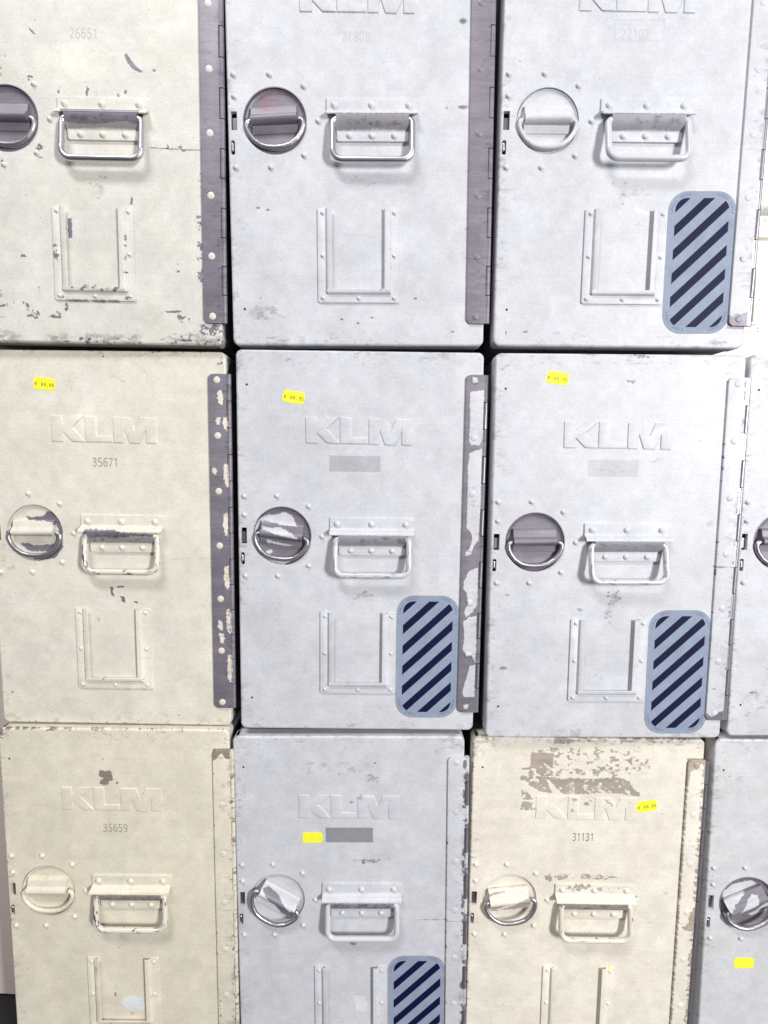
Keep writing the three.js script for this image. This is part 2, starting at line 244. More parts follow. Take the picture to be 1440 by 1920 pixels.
GEO.rivHinge = riv([32, 95.4, 159.8, 224.3, 288.3, 352, 416.4].map((Y) => [271.2, Y]), 2.2, 4, 0.9);
GEO.bolt = fin((() => { const g = new RoundedBoxGeometry(5.4, 12.5, 8, 2, 0.7); g.translate(7.1, -213.6, -7.2); return g; })());
GEO.pin = fin((() => { const g = new THREE.CapsuleGeometry(1.7, 5.5, 4, 10); g.translate(4.7, -238.4, -1); return g; })());

// ---------------------------------------------------------------- stickers
function stripeTexture() {
  const w = 444, h = 904, s = 6, c = document.createElement('canvas'); c.width = w; c.height = h; const x = c.getContext('2d');
  x.scale(s, s); x.fillStyle = '#8f99ad'; x.fillRect(0, 0, 80, 160);
  x.save(); x.beginPath(); x.roundRect(7.6, 7.2, 58.8, 136.4, 12.5); x.clip(); x.fillStyle = '#080f38';
  for (let k = -2; k < 9; k++) { const y = 43.5 + k * 25; x.beginPath(); x.moveTo(0, y); x.lineTo(74, y - 70); x.lineTo(74, y - 58.9); x.lineTo(0, y + 11.1); x.closePath(); x.fill(); }
  x.restore();
  x.fillStyle = '#66708c'; x.font = 'bold 3.7px sans-serif'; x.textAlign = 'center';
  const around = (cx, cy, a0) => { const t = 'LABEL AREA', R = 18.6; [...t].forEach((ch, i) => { const a = a0 + (i - 4.5) * 0.175; x.save(); x.translate(cx + R * Math.cos(a), cy + R * Math.sin(a)); x.rotate(a + Math.PI / 2); x.fillText(ch, 0, 1.4); x.restore(); }); };
  around(22.5, 22.5, -Math.PI * 0.75); around(51.5, 22.5, -Math.PI * 0.25);
  const under = (cx, cy, a0) => { const t = 'LABEL AREA', R = 18.6; [...t].forEach((ch, i) => { const a = a0 - (i - 4.5) * 0.175; x.save(); x.translate(cx + R * Math.cos(a), cy + R * Math.sin(a)); x.rotate(a - Math.PI / 2); x.fillText(ch, 0, 1.4); x.restore(); }); };
  under(22.5, 128, Math.PI * 0.75); under(51.5, 128, Math.PI * 0.25);
  const I = x.getImageData(0, 0, w, h); for (let i = 0; i < w * h; i++) { const X = i % w, Y = (i / w) | 0, g = 1 + (hash(X >> 1, Y >> 1, 77) - 0.5) * 0.05 + (fbm(X / 70, Y / 70, 78, 3) - 0.5) * 0.1; for (let k = 0; k < 3; k++) I.data[i * 4 + k] = Math.min(255, I.data[i * 4 + k] * g + (fbm(X / 14, Y / 14, 80, 3) > 0.72 ? 8 : 0)); }
  x.setTransform(1, 0, 0, 1, 0, 0); x.putImageData(I, 0, 0);
  const t = new THREE.CanvasTexture(c); t.colorSpace = THREE.SRGBColorSpace; t.anisotropy = 8; return t;
}
const stripeMat = new THREE.MeshPhysicalMaterial({ map: stripeTexture(), roughness: 0.6, specularIntensity: 0.4 });
function boxUv(g, x0, Y0, w, h) { const p = g.attributes.position, uv = new Float32Array(p.count * 2); for (let i = 0; i < p.count; i++) { uv[2 * i] = (p.getX(i) - x0) / w; uv[2 * i + 1] = 1 - (-p.getY(i) - Y0) / h; } g.setAttribute('uv', new THREE.BufferAttribute(uv, 2)); return g; }
function stripeGeo(cx, Y0, turn = 0) { const g = boxUv(slab(rr(0, 0, 74, 150.6, 21), 0, 0.22, 0.06, 12, 1), 0, 0, 74, 150.6); g.translate(-37, 75.3, 0); g.rotateZ(turn); g.translate(cx, -Y0 - 75.3, 0.05); return fin(g, true); }
const priceTex = [0, 1].map((blownOut) => {
  const c = document.createElement('canvas'); c.width = 312; c.height = 168; const x = c.getContext('2d'); x.fillStyle = '#f6f73a'; x.fillRect(0, 0, 312, 168);
  x.fillStyle = blownOut ? '#e9ea2a' : '#5c6100'; x.font = 'bold 66px monospace'; x.textBaseline = 'middle'; x.save(); x.translate(22, 94); x.scale(0.9, 1); x.fillText('€', 0, 0); x.restore(); x.save(); x.translate(108, 94); x.scale(0.95, 1); x.fillText('69.95', 0, 0); x.restore();  // second version: overexposure put into the colour, print nearly lost
  const t = new THREE.CanvasTexture(c); t.colorSpace = THREE.SRGBColorSpace; t.anisotropy = 8; return t;
});
const priceMat = priceTex.map((t) => new THREE.MeshStandardMaterial({ map: t, roughness: 0.6 }));
function priceGeo(cx, cY, turn, w = 26, h = 13.6) {
  const s = new THREE.Shape(), a = w / 2, b = h / 2; const P = [[-a + 3, b], [a - 3, b], [a - 0.7, b - 2.2], [a - 0.9, b * 0.35], [a, 0], [a - 0.9, -b * 0.35], [a - 0.7, -b + 2.2], [a - 3, -b], [-a + 3, -b], [-a + 0.7, -b + 2.2], [-a + 0.9, -b * 0.35], [-a, 0], [-a + 0.9, b * 0.35], [-a + 0.7, b - 2.2]];
  P.forEach(([x, y], i) => i ? s.lineTo(x, y) : s.moveTo(x, y)); s.closePath();
  const g = boxUv(slab(s, 0, 0.2, 0, 4, 1), -a, -b, w, h); g.rotateZ(turn); g.translate(cx, -cY, 0.06); return fin(g, true);
}

// ---------------------------------------------------------------- setting
function struct(name, geo, mat, pos) { const o = new THREE.Mesh(geo, mat); o.name = name; o.position.set(...pos); o.userData.kind = 'structure'; scene.add(o); return o; }
const floorMat = new THREE.MeshStandardMaterial({ color: '#1b1a1c', roughness: 0.85, bumpMap: skinGrain, bumpScale: 0.001 });
const wallMat = new THREE.MeshStandardMaterial({ color: '#3c3b3e', roughness: 0.9, bumpMap: skinGrain, bumpScale: 0.001 });
const FLOOR = -0.7895;
struct('floor', new THREE.BoxGeometry(5, 0.1, 4), floorMat, [0, FLOOR - 0.05, 1]);
struct('light_blocking_wall', new THREE.BoxGeometry(5, 3, 0.1), wallMat, [0, FLOOR + 1.5, -0.72]);  // unseen wall, added to keep background light out of the gaps
struct('platform', new THREE.BoxGeometry(0.5, 0.948, 0.34), wallMat, [0.57, FLOOR + 0.474, -0.47]);
// pale pink board leaning beside the lowest cream box
{
  const s = new THREE.Shape(); s.moveTo(-0.30, 0.012); s.lineTo(0.0, 0.0); s.absarc(-0.012, 0.012, 0.012, -Math.PI / 2, 0, false); s.lineTo(0, 0.62); s.lineTo(-0.30, 0.62); s.closePath();
  const g = new THREE.ExtrudeGeometry(s, { depth: 0.014, bevelEnabled: true, bevelThickness: 0.004, bevelSize: 0.004, bevelOffset: -0.004, bevelSegments: 3 });
  const o = new THREE.Mesh(toCreasedNormals(g, 0.6), new THREE.MeshStandardMaterial({ color: '#fdebe3', roughness: 0.6, bumpMap: skinGrain, bumpScale: 0.0004 }));
  o.name = 'board'; o.position.set(-0.478, FLOOR, -0.112); o.userData = { label: 'pale pink board standing on the dark floor at the left edge of the stack', category: 'board' }; scene.add(o);
}

// ---------------------------------------------------------------- the boxes
const GREY = [202, 203, 209], CREAM = [222, 217, 205], PALE_LIT = [244, 240, 226];  // last tone: cream whitened, strong light on the set-back box put into paint
const box4 = (x0, y0, x1, y1) => [[x0, y0], [x1, y0], [x1, y1], [x0, y1]];
const numberStyle = (a, s, x, Y, col, sx = 0.92) => a.text(s, x, Y, 14.2, col, 'monospace', sx * 0.8);
const stripLine = (a, v = 0.5, worn = 0.45) => { for (let y = 24; y < 424; y += 9 + a.r() * 8) { a.wear(259.6, y, 262.6, y + 16, v * a.r() * 1.3); a.wear(278, y, 284, y + 20, worn * a.r() * 1.5); } };
const holderWear = (a, k = 1) => { for (let i = 0; i < 12; i++) { const y = 300 + a.r() * 95; a.wear(103, y, 108, y + 9, 0.35 * k * a.r()); a.wear(173, y, 179, y + 9, 0.35 * k * a.r()); const x = 98 + a.r() * 80; a.wear(x, 385, x + 14, 393, 0.4 * k * a.r()); a.dirt(x, 399, x + 12, 404, 0.4 * k); } };
const below = (a, x0, y0, x1, y1, v = 0.4) => { a.dirt(x0, y0, x1, y1, v); for (let i = 0; i < 8; i++) { const x = x0 + a.r() * (x1 - x0), y = y0 + a.r() * (y1 - y0); a.dirt(x - 3, y - 2, x + 3, y + 2, v * 1.3); } };
const rel = (k) => (pts, cx, cy) => pts.map(([x, y]) => [51 + (x - cx) * k, 212 + (y - cy) * k]);

const BOXES = [
  { id: 'A1', swing: 0.04, pose: [-0.4620, 0.5768, 0.0009, 0.0022, 0.0071, -0.0101], wearK: 0.8, paint: [214, 212, 205], stripBare: 1, discBare: 1, bail: 'steel', ring: 'steel', letters: 0, rivetPaint: 1, edgeWear: 0.12, specks: 90, sleeve: 0.5,
    label: 'chipped cream galley box with dark latch disc and polished steel handle, top left',
    draw(a) {
      numberStyle(a, '26651', 122, 131.4, 'rgba(130,126,120,0.38)'); a.bare([[114, 204.5], [198, 204.5], [198, 219], [180, 217], [150, 219.5], [114, 218]], 0.7);
      a.tint([[112, 136], [150, 133], [168, 145], [164, 158], [150, 172], [132, 174], [114, 166]], 'rgba(224,222,214,0.55)', 1); a.line([[112, 160], [120, 170], [133, 175], [146, 173], [160, 160]], 0.8, 0.3);
      a.bare([[180, 146], [183, 145], [187, 151], [192, 157], [200, 163], [196, 163.6], [188, 160], [183, 154]], 0.3); a.bare(box4(210, 160, 213, 162.4), 0.5);
      a.bare([[78, 121], [81, 122], [87, 128], [83, 127]], 0.4); a.bare([[84, 113], [87, 114], [86, 115]], 0.3);
      for (const [x, y0, y1] of [[108.5, 173, 189], [139, 175, 190], [180.5, 179, 190], [149, 184, 190], [172, 184, 190]]) a.wear(x - 2.6, y0, x + 2.6, y1, 0.85);
      a.wear(73, 163, 86, 176, 0.8); a.wear(78, 234, 93, 256, 0.6); a.wear(40, 252, 52, 266, 0.6);
      a.line([[60, 237], [92, 240]], 0.8, 0.5); a.line([[206, 239], [230, 240], [262, 240.6]], 1.3, 0.75); a.wear(214, 234, 252, 246, 0.42);
      below(a, 138, 268, 160, 294, 0.35); a.bare([[183, 290], [185, 292], [184, 299], [182, 298]], 0.3);
      for (let i = 0; i < 12; i++) { const y = 262 + i * 10; a.wear(252, y, 263, y + 15, 0.3 + 0.6 * a.r()); } a.wear(250, 215, 262, 232, 0.5); a.wear(252, 330, 263, 350, 0.95);
      a.wear(94, 336, 104, 362, 0.95); a.bare(box4(112.5, 314, 117, 335), 0.5); holderWear(a, 1.7); a.wear(100, 383, 172, 393, 0.55);
      a.wear(44, 398, 74, 412, 0.5); a.wear(40, 410, 112, 424, 0.6); a.bare([[88, 418], [100, 419], [101, 421], [90, 420.5]], 0.4); a.wear(0, 380, 44, 430, 0.6); a.wear(56, 352, 72, 358, 0.8); a.wear(76, 386, 80, 396, 0.6); a.wear(104, 402, 110, 416, 0.7);
      a.bare([[217, 411], [236, 410], [234, 412.4], [219, 413]], 0.5); a.line([[216, 410], [214, 416]], 0.6, 0.6); a.wear(228, 356, 240, 372, 0.62); a.wear(222, 410, 250, 426, 0.5); a.wear(252, 418, 284, 442, 0.85);
      for (let i = 0; i < 16; i++) { const x = a.r() * 280; a.wear(x - 20, 438, x + 24, 452, 0.2 + 0.35 * a.r()); a.dirt(x - 26, 432, x + 26, 452, 0.5); } a.wear(196, 432, 270, 446, 0.3);
      a.wear(0, 10, 30, 60, 0.35); a.wear(20, 140, 60, 170, 0.4); a.wear(30, 30, 80, 60, 0.35);
    } },
  { id: 'A2', pose: [-0.1744, 0.5738, 0.0024, 0.0024, 0.0075, 0.0045], paint: GREY, stripBare: 1, discBare: 1, bail: 'steel', ring: 'steel', turn: 0.05, sleeve: 0.55,
    label: 'grey galley box with reddish latch disc and bare hinge strip, top middle',
    draw(a) {
      numberStyle(a, '21808', 123, 133, 'rgba(165,163,167,0.4)');
      a.dirt(10, 400, 62, 426, 0.42); below(a, 24, 404, 60, 420, 0.3); below(a, 130, 268, 160, 282, 0.28);
      for (const [x, y] of [[31, 301], [42, 303], [122, 419], [140, 423], [156, 417], [204, 396], [246, 432]]) a.dirt(x - 3, y - 1.5, x + 3, y + 1.5, 0.9);
      a.dirt(246, 108, 258, 116, 0.9); a.dirt(246, 194, 262, 200, 0.9); a.dirt(234, 196, 238, 200, 0.8); a.line([[228, 239], [262, 239.5]], 0.8, 0.25); a.dirt(2, 300, 30, 330, 0.25);
      a.tint([[36, 186], [46, 184], [50, 196], [44, 200], [37, 198]], 'rgba(150,80,95,0.22)', 2.4); a.tint([[30, 196], [40, 182], [58, 182], [60, 198], [46, 203], [34, 204]], 'rgba(140,100,105,0.2)', 2);
      for (const y of [118, 132, 239, 262, 305, 322, 352, 372, 392]) a.line([[259, y], [284, y + 0.6]], 2.5 + a.r() * 2, 0.28);
      holderWear(a, 0.5);
    } },
  { id: 'A3', swing: 0.13, knuckle: 'bare', pose: [0.1210, 0.5752, 0.0043, 0.0094, 0.0007, -0.0042], paint: GREY, bail: 'paint', ring: 'paint', sleeve: 0.5, stripe: [224, 281.6, 0.008], specks: 26,
    label: 'grey galley box with striped blue label and all painted latch, top right',
    draw(a) {
      a.c.strokeStyle = 'rgba(150,150,185,0.45)'; a.c.lineWidth = 0.5; a.c.strokeRect(118, 112, 52, 20); numberStyle(a, '22102', 124, 131, 'rgba(150,150,180,0.3)');
      below(a, 122, 272, 172, 298, 0.36); a.c.fillStyle = '#ffffff'; a.c.beginPath(); [[150, 299], [153, 298.6], [165, 304.6], [164, 307], [158, 304], [150.6, 303.4]].forEach(([x, y], i) => i ? a.c.lineTo(x, y) : a.c.moveTo(x, y)); a.c.fill();
      a.bare(box4(33, 431, 38, 433), 0.9); a.bare(box4(13, 432, 14.6, 435), 0.5); a.dirt(50, 428, 120, 440, 0.3); a.dirt(140, 384, 160, 390, 0.3); a.dirt(146, 308, 160, 324, 0.3); a.dirt(24, 390, 50, 430, 0.2); a.dirt(230, 436, 270, 448, 0.5);
      a.bare([[260, 410], [263, 414], [266, 413], [268, 411], [275, 411], [282, 408], [282, 426], [260, 426]], 0.5); a.bare([[267, 352], [268, 349], [269, 356]], 0.3); for (let y = 60; y < 424; y += 20) a.wear(279, y, 290, y + 22, 0.5 * a.r());
    } },
  { id: 'B1', emboss: 0.95, pose: [-0.4656, 0.1227, -0.0114, -0.0016, -0.0044, -0.0055], paint: CREAM, stripBare: 1, bail: 'chipped', ring: 'steel', rivetPaint: 1, price: [71, 38.4, -0.11], edgeWear: 0.2, sleeve: 0.5, lx: -2,
    label: 'cream galley box numbered 35671 with bare dotted hinge strip, left of middle row',
    draw(a) {
      numberStyle(a, '35671', 122.6, 133.2, 'rgba(140,134,122,0.9)');
      a.tint([[113, 36], [121, 34], [128, 44], [150, 52], [150, 60], [130, 62], [122, 78], [121, 98], [110, 98], [108, 70], [116, 52]], 'rgba(230,226,215,0.75)', 1.2);
      a.line([[109, 31], [106, 31.6], [104, 38], [101.5, 44]], 1.4, 0.45); a.line([[118, 30], [135, 33], [155, 28]], 2.4, 0.22); below(a, 150, 24, 164, 38, 0.28); a.dirt(0, 0, 120, 34, 0.16); a.dirt(140, 0, 281, 40, 0.14); a.bare(box4(139, 6, 141, 8), 0.5); a.wear(268, 4, 282, 20, 0.5);
      a.bare([[114, 206], [146, 206], [160, 209], [196, 211], [196, 214], [170, 213], [150, 216], [130, 215], [116, 217]], 1.2); const R = rel(0.155), q = (p, amp = 0.9) => a.bare(R(p, 280, 284), amp);
      q([[180, 140], [230, 165], [330, 160], [370, 120], [410, 120], [470, 190], [490, 280], [470, 300], [420, 200], [350, 190], [230, 188]]);
      q([[150, 368], [210, 365], [260, 385], [420, 372], [445, 388], [400, 430], [210, 430]]); q([[180, 450], [300, 470], [410, 440], [450, 400], [490, 330], [490, 400], [420, 480], [300, 500], [200, 480]]); q([[85, 210], [115, 215], [110, 262], [88, 240]], 1.2); q([[60, 275], [100, 290], [90, 300], [60, 300]]);
      for (const [x, y, h] of [[275, 52, 9], [272, 79, 5], [280, 82, 8], [267, 137, 4], [280.5, 142, 14], [279, 200, 14], [279, 263, 15], [270.5, 321, 6], [281, 317, 16], [272, 337, 7], [281, 375, 18]]) a.coat([[x - 2.4, y - h], [x + 2, y - h], [x + 3, y], [x + 2, y + h], [x - 2, y + h * 0.7], [x - 3.4, y]], 1.1);
      a.line([[205, 243], [232, 240], [262, 239.5]], 0.9, 0.35); a.line([[216, 262], [240, 276], [257, 287]], 0.6, 0.3);
      a.bare([[138, 276], [142, 276], [141, 283], [144, 288], [139, 286]], 0.5); a.bare([[146, 275], [155, 274.4], [155, 276.4], [147, 277]], 0.4); a.bare([[150, 287], [155, 288], [156, 295], [152, 294]], 0.7); a.bare([[165, 294], [171, 293], [170, 296]], 0.5); below(a, 130, 272, 170, 298, 0.2);
      holderWear(a, 0.8); a.dirt(120, 306, 126, 322, 0.5); a.dirt(0, 400, 281, 449, 0.1); for (let i = 0; i < 14; i++) { const x = a.r() * 280; a.wear(x - 14, 442, x + 16, 453, 0.3 * a.r()); a.wear(x - 16, -5, x + 16, 4, 0.3 * a.r()); }
      a.dirt(0, 240, 30, 262, 0.4); a.dirt(0, 380, 14, 400, 0.3); a.bare(box4(216, 434, 217.5, 435.4), 0.3);
    } },
  { id: 'B2', swing: 0.1, knuckle: 'mixed', pose: [-0.1706, 0.1224, -0.0008, 0.0006, 0.0097, -0.0057], paint: GREY, discBare: 1, stripBare: 1, bail: 'worn', ring: 'steel', turn: -0.11, stripe: [223.4, 281, 0.0], price: [65.5, 52.4, -0.14], sleeve: 0.45, specks: 50,
    label: 'grey galley box with peeling hinge strip, price sticker and striped label, centre of the stack',
    draw(a) {
      a.c.fillStyle = '#b2b1b8'; a.c.fillRect(106.3, 118, 58.8, 18.2); a.dirt(108, 119, 164, 135, 0.12);
      const R = rel(0.161), q = (p, amp = 0.8) => a.coat(R(p, 350, 340), amp);
      q([[120, 400], [130, 300], [170, 225], [250, 185], [300, 190], [370, 165], [430, 200], [450, 262], [400, 262], [330, 258], [205, 240], [150, 320], [140, 420]]);
      q([[200, 282], [260, 290], [330, 276], [400, 300], [472, 335], [470, 350], [340, 335], [205, 305]]); q([[235, 378], [300, 388], [440, 400], [400, 415], [250, 402]]); q([[190, 470], [270, 440], [280, 465], [220, 490], [300, 520], [420, 520], [350, 560], [200, 540]]);
      a.coat([[266, 44], [281, 42], [282, 70], [281, 98], [278, 104], [268, 104], [266, 98], [266.5, 76], [265.6, 60]], 0.5); a.coat([[268, 28], [273, 28], [274, 34], [268, 35]], 0.5);
      a.coat([[267, 113], [281, 108], [281, 170], [280, 214], [274, 222], [272, 231], [265, 233], [266, 228], [271, 222], [273, 212], [271, 205], [266, 200], [266, 150], [265.4, 130]], 0.5);
      a.coat([[265, 262], [270, 251], [281, 246], [281, 290], [276, 300], [268, 306], [266, 300], [270, 290], [268, 276], [264, 272]], 0.7); a.coat([[265, 312], [272, 306], [281, 304], [281, 362], [276, 352], [270, 354], [265, 344], [267, 330]], 0.7); a.coat([[274, 366], [281, 364], [281, 404], [268, 404], [266, 398], [270, 384]], 0.6); a.coat([[268, 414], [274, 414], [273, 419], [268, 419]], 0.6);
      below(a, 129, 276, 162, 294, 0.42); a.line([[16, 158], [40, 164], [56, 175]], 0.5, 0.3); a.line([[5, 62], [6, 72], [8, 78]], 0.9, 0.3); below(a, 2, 2, 40, 18, 0.22); below(a, 56, 8, 74, 18, 0.3); below(a, 120, 2, 190, 20, 0.24); a.line([[174, 12], [177, 24]], 0.7, 0.3); a.dirt(200, 0, 281, 24, 0.22);
      below(a, 196, 210, 230, 222, 0.14); a.line([[22, 350], [30, 344]], 0.6, 0.4); a.line([[200, 166], [224, 172]], 0.4, 0.2); holderWear(a, 0.45); a.line([[114, 335], [114, 372]], 0.5, 0.35); a.dirt(60, 360, 220, 449, 0.07); a.dirt(40, 405, 180, 425, 0.12);
    } },
  { id: 'B3', swing: 0.12, knuckle: 'bare', pose: [0.1206, 0.1183, 0.0085, -0.0006, 0.0132, 0.0003], paint: GREY, discBare: 1, bail: 'worn', ring: 'steel', turn: 0.01, stripe: [225.2, 291, 0.004], price: [70, 27, -0.13], sleeve: 0.55, specks: 46, lx: 0.5,
    label: 'grey galley box with dark latch disc and striped label, third in the middle row',
    draw(a) {
      a.c.fillStyle = '#bcbcc4'; a.c.fillRect(108, 117.2, 58.2, 19.2); a.dirt(108, 117, 166, 136, 0.3); a.line([[110, 136], [150, 133]], 0.8, 0.2);
      below(a, 138, 268, 154, 288, 0.5); a.dirt(134, 284, 146, 300, 0.45); below(a, 136, 290, 144, 302, 0.4); a.dirt(136, 296, 146, 312, 0.35);
      a.bare([[147, 29], [158, 29], [155, 32], [149, 31]], 0.8); a.line([[146, 22], [158, 21]], 0.8, 0.4); below(a, 148, 0, 172, 4, 0.6); a.line([[8, 100], [30, 90]], 0.6, 0.35); a.bare([[233, 96], [235, 94], [234, 97]], 0.3); a.dirt(176, 112, 196, 122, 0.4); a.dirt(246, 184, 258, 196, 0.4); a.dirt(12, 358, 26, 366, 0.7); a.dirt(16, 272, 26, 276, 0.6); a.dirt(100, 288, 112, 294, 0.6);
      below(a, 20, 395, 70, 430, 0.2); a.dirt(0, 4, 20, 30, 0.35); a.dirt(250, 0, 281, 30, 0.3); a.dirt(85, 30, 110, 50, 0.18);
      a.line([[259, 239.3], [284, 239.8]], 2.4, 0.6); a.bare([[261, 414], [263, 417], [268, 420], [276, 414], [282, 412], [282, 425], [262, 425]], 0.6); stripLine(a, 0.3, 0.4); holderWear(a, 0.4); a.bare(box4(266.6, 385, 270, 386.4), 0.4); a.line([[262, 250], [290, 250]], 0.5, 0);
    } },
  { id: 'B4', knuckle: 'bare', pose: [0.4068, 0.1195, 0.0014, -0.0023, 0.0013, 0.0102], paint: GREY, discBare: 1, bail: 'worn', ring: 'steel', specks: 120,
    label: 'grey galley box cut off by the right edge in the middle row', draw(a) { below(a, 4, 14, 60, 60, 0.3); below(a, 10, 370, 60, 430, 0.35); below(a, 5, 120, 60, 200, 0.2); a.bare(box4(24, 392, 32, 394), 0.7); a.dirt(0, 0, 60, 20, 0.4); } },
  { id: 'C1', emboss: 0.75, pose: [-0.4691, -0.3275, -0.0016, -0.0015, 0.0021, -0.0014], paint: [223, 216, 199], bare: [150, 141, 132], bareShine: 0.2, bail: 'chipped', ring: 'paint', sleeve: 0.6, lx: -5, edgeWear: 0.25,
    label: 'cream galley box numbered 35659 with one dark chip above its raised letters, bottom left',
    draw(a) {
      numberStyle(a, '35659', 122.6, 133.3, 'rgba(148,141,128,0.9)');
      a.bare([[121, 54], [126, 53], [128, 55], [135, 52.6], [137, 60], [138, 66], [133, 66], [132, 71], [126, 72], [122, 71], [122, 66], [127, 63], [121, 60]], 1); a.bare([[142, 67], [145, 69], [143, 71], [141, 70]], 0.4); a.bare([[125, 38.5], [127, 37.4], [127.4, 40]], 0.3); a.line([[128, 71], [140, 75]], 1, 0.25);
      a.bare([[261, 24], [282, 24], [282, 36], [277, 36], [272, 29], [269, 31], [266, 36], [261, 39]], 0.6); for (let y = 40; y < 424; y += 6) a.wear(260, y, 263, y + 7, 0.6 * a.r()); for (let y = 60; y < 424; y += 13) a.wear(279, y, 290, y + 14, 0.45 * a.r()); a.wear(262, 340, 265, 400, 0.6); a.wear(272, 6, 282, 20, 0.5);
      below(a, 134, 262, 148, 292, 0.24); a.line([[138, 266], [143, 280], [146, 293]], 0.9, 0.3); a.line([[168, 262], [165, 270], [160, 274]], 1.2, 0.35); a.bare([[157, 261], [162, 260.6], [161, 263]], 0.4);
      a.tint([[136, 360], [150, 356], [166, 360], [167, 374], [150, 377], [138, 370]], '#dfe4e6', 1.2); a.dirt(145, 376, 156, 384, 0.4); a.dirt(104, 306, 112, 330, 0.5); a.bare(box4(128, 352, 130, 357), 0.5); holderWear(a, 0.9);
      for (let i = 0; i < 12; i++) a.wear(i * 6 - 6, -4, i * 6 + 14, 4, 0.9 * a.r()); a.wear(-4, -4, 12, 18, 0.7); for (let i = 0; i < 12; i++) { const x = a.r() * 280; a.wear(x - 16, -5, x + 16, 3.5, 0.25 * a.r()); } a.line([[60, 12], [66, 20], [75, 24]], 0.4, 0.3); a.line([[238, 122], [258, 121]], 0.9, 0.2); a.line([[168, 142], [190, 140]], 0.5, 0.2);
      a.dirt(0, 230, 30, 449, 0.1); a.line([[150, 239], [262, 239.4]], 0.7, 0.15);
    } },
  { id: 'C2', emboss: 0.75, swing: 0.06, knuckle: 'mixed', pose: [-0.1834, -0.3348, 0.0000, -0.0056, 0.0012, 0.0071], paint: GREY, bail: 'paint', ring: 'steel', turn: -0.53, lift: 1, stripe: [225, 288, 0.0], price: [95.5, 130, -0.01], blownOut: 1, sleeve: 0.6,
    label: 'grey galley box with dark grey patch and twisted latch, second in the bottom row',
    draw(a) {
      a.c.fillStyle = '#909197'; a.c.fillRect(111.7, 117, 58.1, 19.3); a.dirt(112, 118, 170, 136, 0.1);
      a.dirtPoly([[90, 33], [96, 32], [170, 34], [171, 38], [160, 44], [172, 52], [166, 56], [150, 52], [130, 50], [112, 44], [96, 44], [90, 52]], 0.26, 1); a.wearPoly([[91, 32], [96, 32], [96, 38], [92, 42]], 0.3); below(a, 164, 48, 176, 60, 0.5); a.bare(box4(171.6, 33, 174, 34.4), 0.4);
      a.bare([[141, 84], [144, 82.6], [146, 84], [143, 85]], 0.4); a.dirt(150, 72, 160, 84, 0.5); below(a, 155, 157, 178, 164, 0.55); a.dirt(140, 158, 158, 162, 0.4); below(a, 142, 266, 151, 276, 0.6); below(a, 138, 276, 150, 290, 0.25); a.tint([[144, 344], [156, 342], [163, 352], [160, 366], [148, 364]], 'rgba(222,222,224,0.8)', 1);
      below(a, 2, 4, 40, 30, 0.3); below(a, 230, 4, 270, 24, 0.28); a.dirt(20, 60, 40, 110, 0.15); stripLine(a, 0.42, 0.7); for (let i = 0; i < 7; i++) a.wear(279, 40 + i * 61, 290, 72 + i * 61, 0.9); a.line([[225, 239], [250, 238.6], [284, 240]], 1.6, 0.5);
      const R = rel(0.161); a.bare(R([[195, 280], [330, 350], [480, 420], [490, 395], [520, 320], [470, 310], [460, 330], [300, 260], [225, 250]], 345, 320), 0.6); holderWear(a, 0.6); a.dirt(20, 250, 90, 275, 0.12);
    } },
  { id: 'C3', emboss: 0.75, swing: 0.08, knuckle: 'bare', pose: [0.1083, -0.3340, -0.0031, -0.0034, -0.0036, -0.0041], paint: [229, 223, 211], bare: [176, 165, 154], bareShine: 0.15, bail: 'chipped2', ring: 'steel', turn: 0.13, lift: 1, price: [214.8, 86, 0.17], edgeWear: 0.35, sleeve: 0.8,
    label: 'cream galley box numbered 31131 with large worn patch above its raised letters, bottom row',
    draw(a) {
      numberStyle(a, '31131', 125.4, 133.2, 'rgba(100,94,86,0.9)', 0.8);
      a.bare([[71, 19], [99, 20], [98, 33], [86, 34], [84, 38], [70, 36]], 0.9); a.wearPoly([[70, 36], [108, 30], [108, 50], [68, 50]], 0.62); a.wearPoly([[98, 14], [205, 12], [206, 40], [180, 48], [100, 48]], 0.36, 3); a.wear(56, 10, 110, 22, 0.4); a.wear(196, 20, 220, 48, 0.5); a.wear(56, 38, 75, 42, 0.9); a.wear(60, 20, 200, 30, 0.35);
      a.wearPoly([[60, 49], [80, 50], [110, 51], [150, 52], [170, 50], [172, 46], [175, 50], [192, 54], [196, 62], [205, 70], [206, 74], [180, 71], [155, 70], [140, 72], [112, 72], [104, 66], [94, 54], [90, 54], [100, 72], [86, 70], [70, 62], [66, 56], [58, 55]], 0.8, 0.8);
      a.coat([[84, 51], [90, 51], [100, 66], [104, 72], [96, 73], [93, 66]], 0.6);
      a.wearPoly([[61, 66], [72, 74], [75, 80], [61, 80]], 0.62, 0.6); a.wearPoly([[62, 83], [76, 83], [74, 88], [76, 94], [60, 94]], 0.8, 0.8);
      for (const [x, y] of [[126, 79], [140, 84], [145, 78], [124, 92], [166, 80], [192, 79], [196, 92], [170, 84], [78, 92]]) a.wear(x - 4, y - 3, x + 5, y + 4, 0.62); a.dirt(77, 72, 202, 105, 0.12); below(a, 206, 74, 238, 98, 0.3);
      for (let i = 0; i < 22; i++) { const x = a.r() * 281; a.wear(x - 20, -6, x + 20, 6 + a.r() * 4, 0.75 * a.r()); a.dirt(x - 22, -4, x + 22, 12, 0.5 * a.r()); } a.wear(90, -4, 130, 10, 0.9); a.line([[30, 66], [54, 50], [70, 44]], 0.5, 0.3);
      a.wearPoly([[104, 181], [120, 177], [165, 177], [190, 181], [165, 184], [125, 183], [112, 186]], 0.62, 0.8); a.wear(92, 176, 104, 190, 0.85); a.wear(112, 188, 175, 200, 0.7); a.wear(160, 190, 200, 196, 0.5);
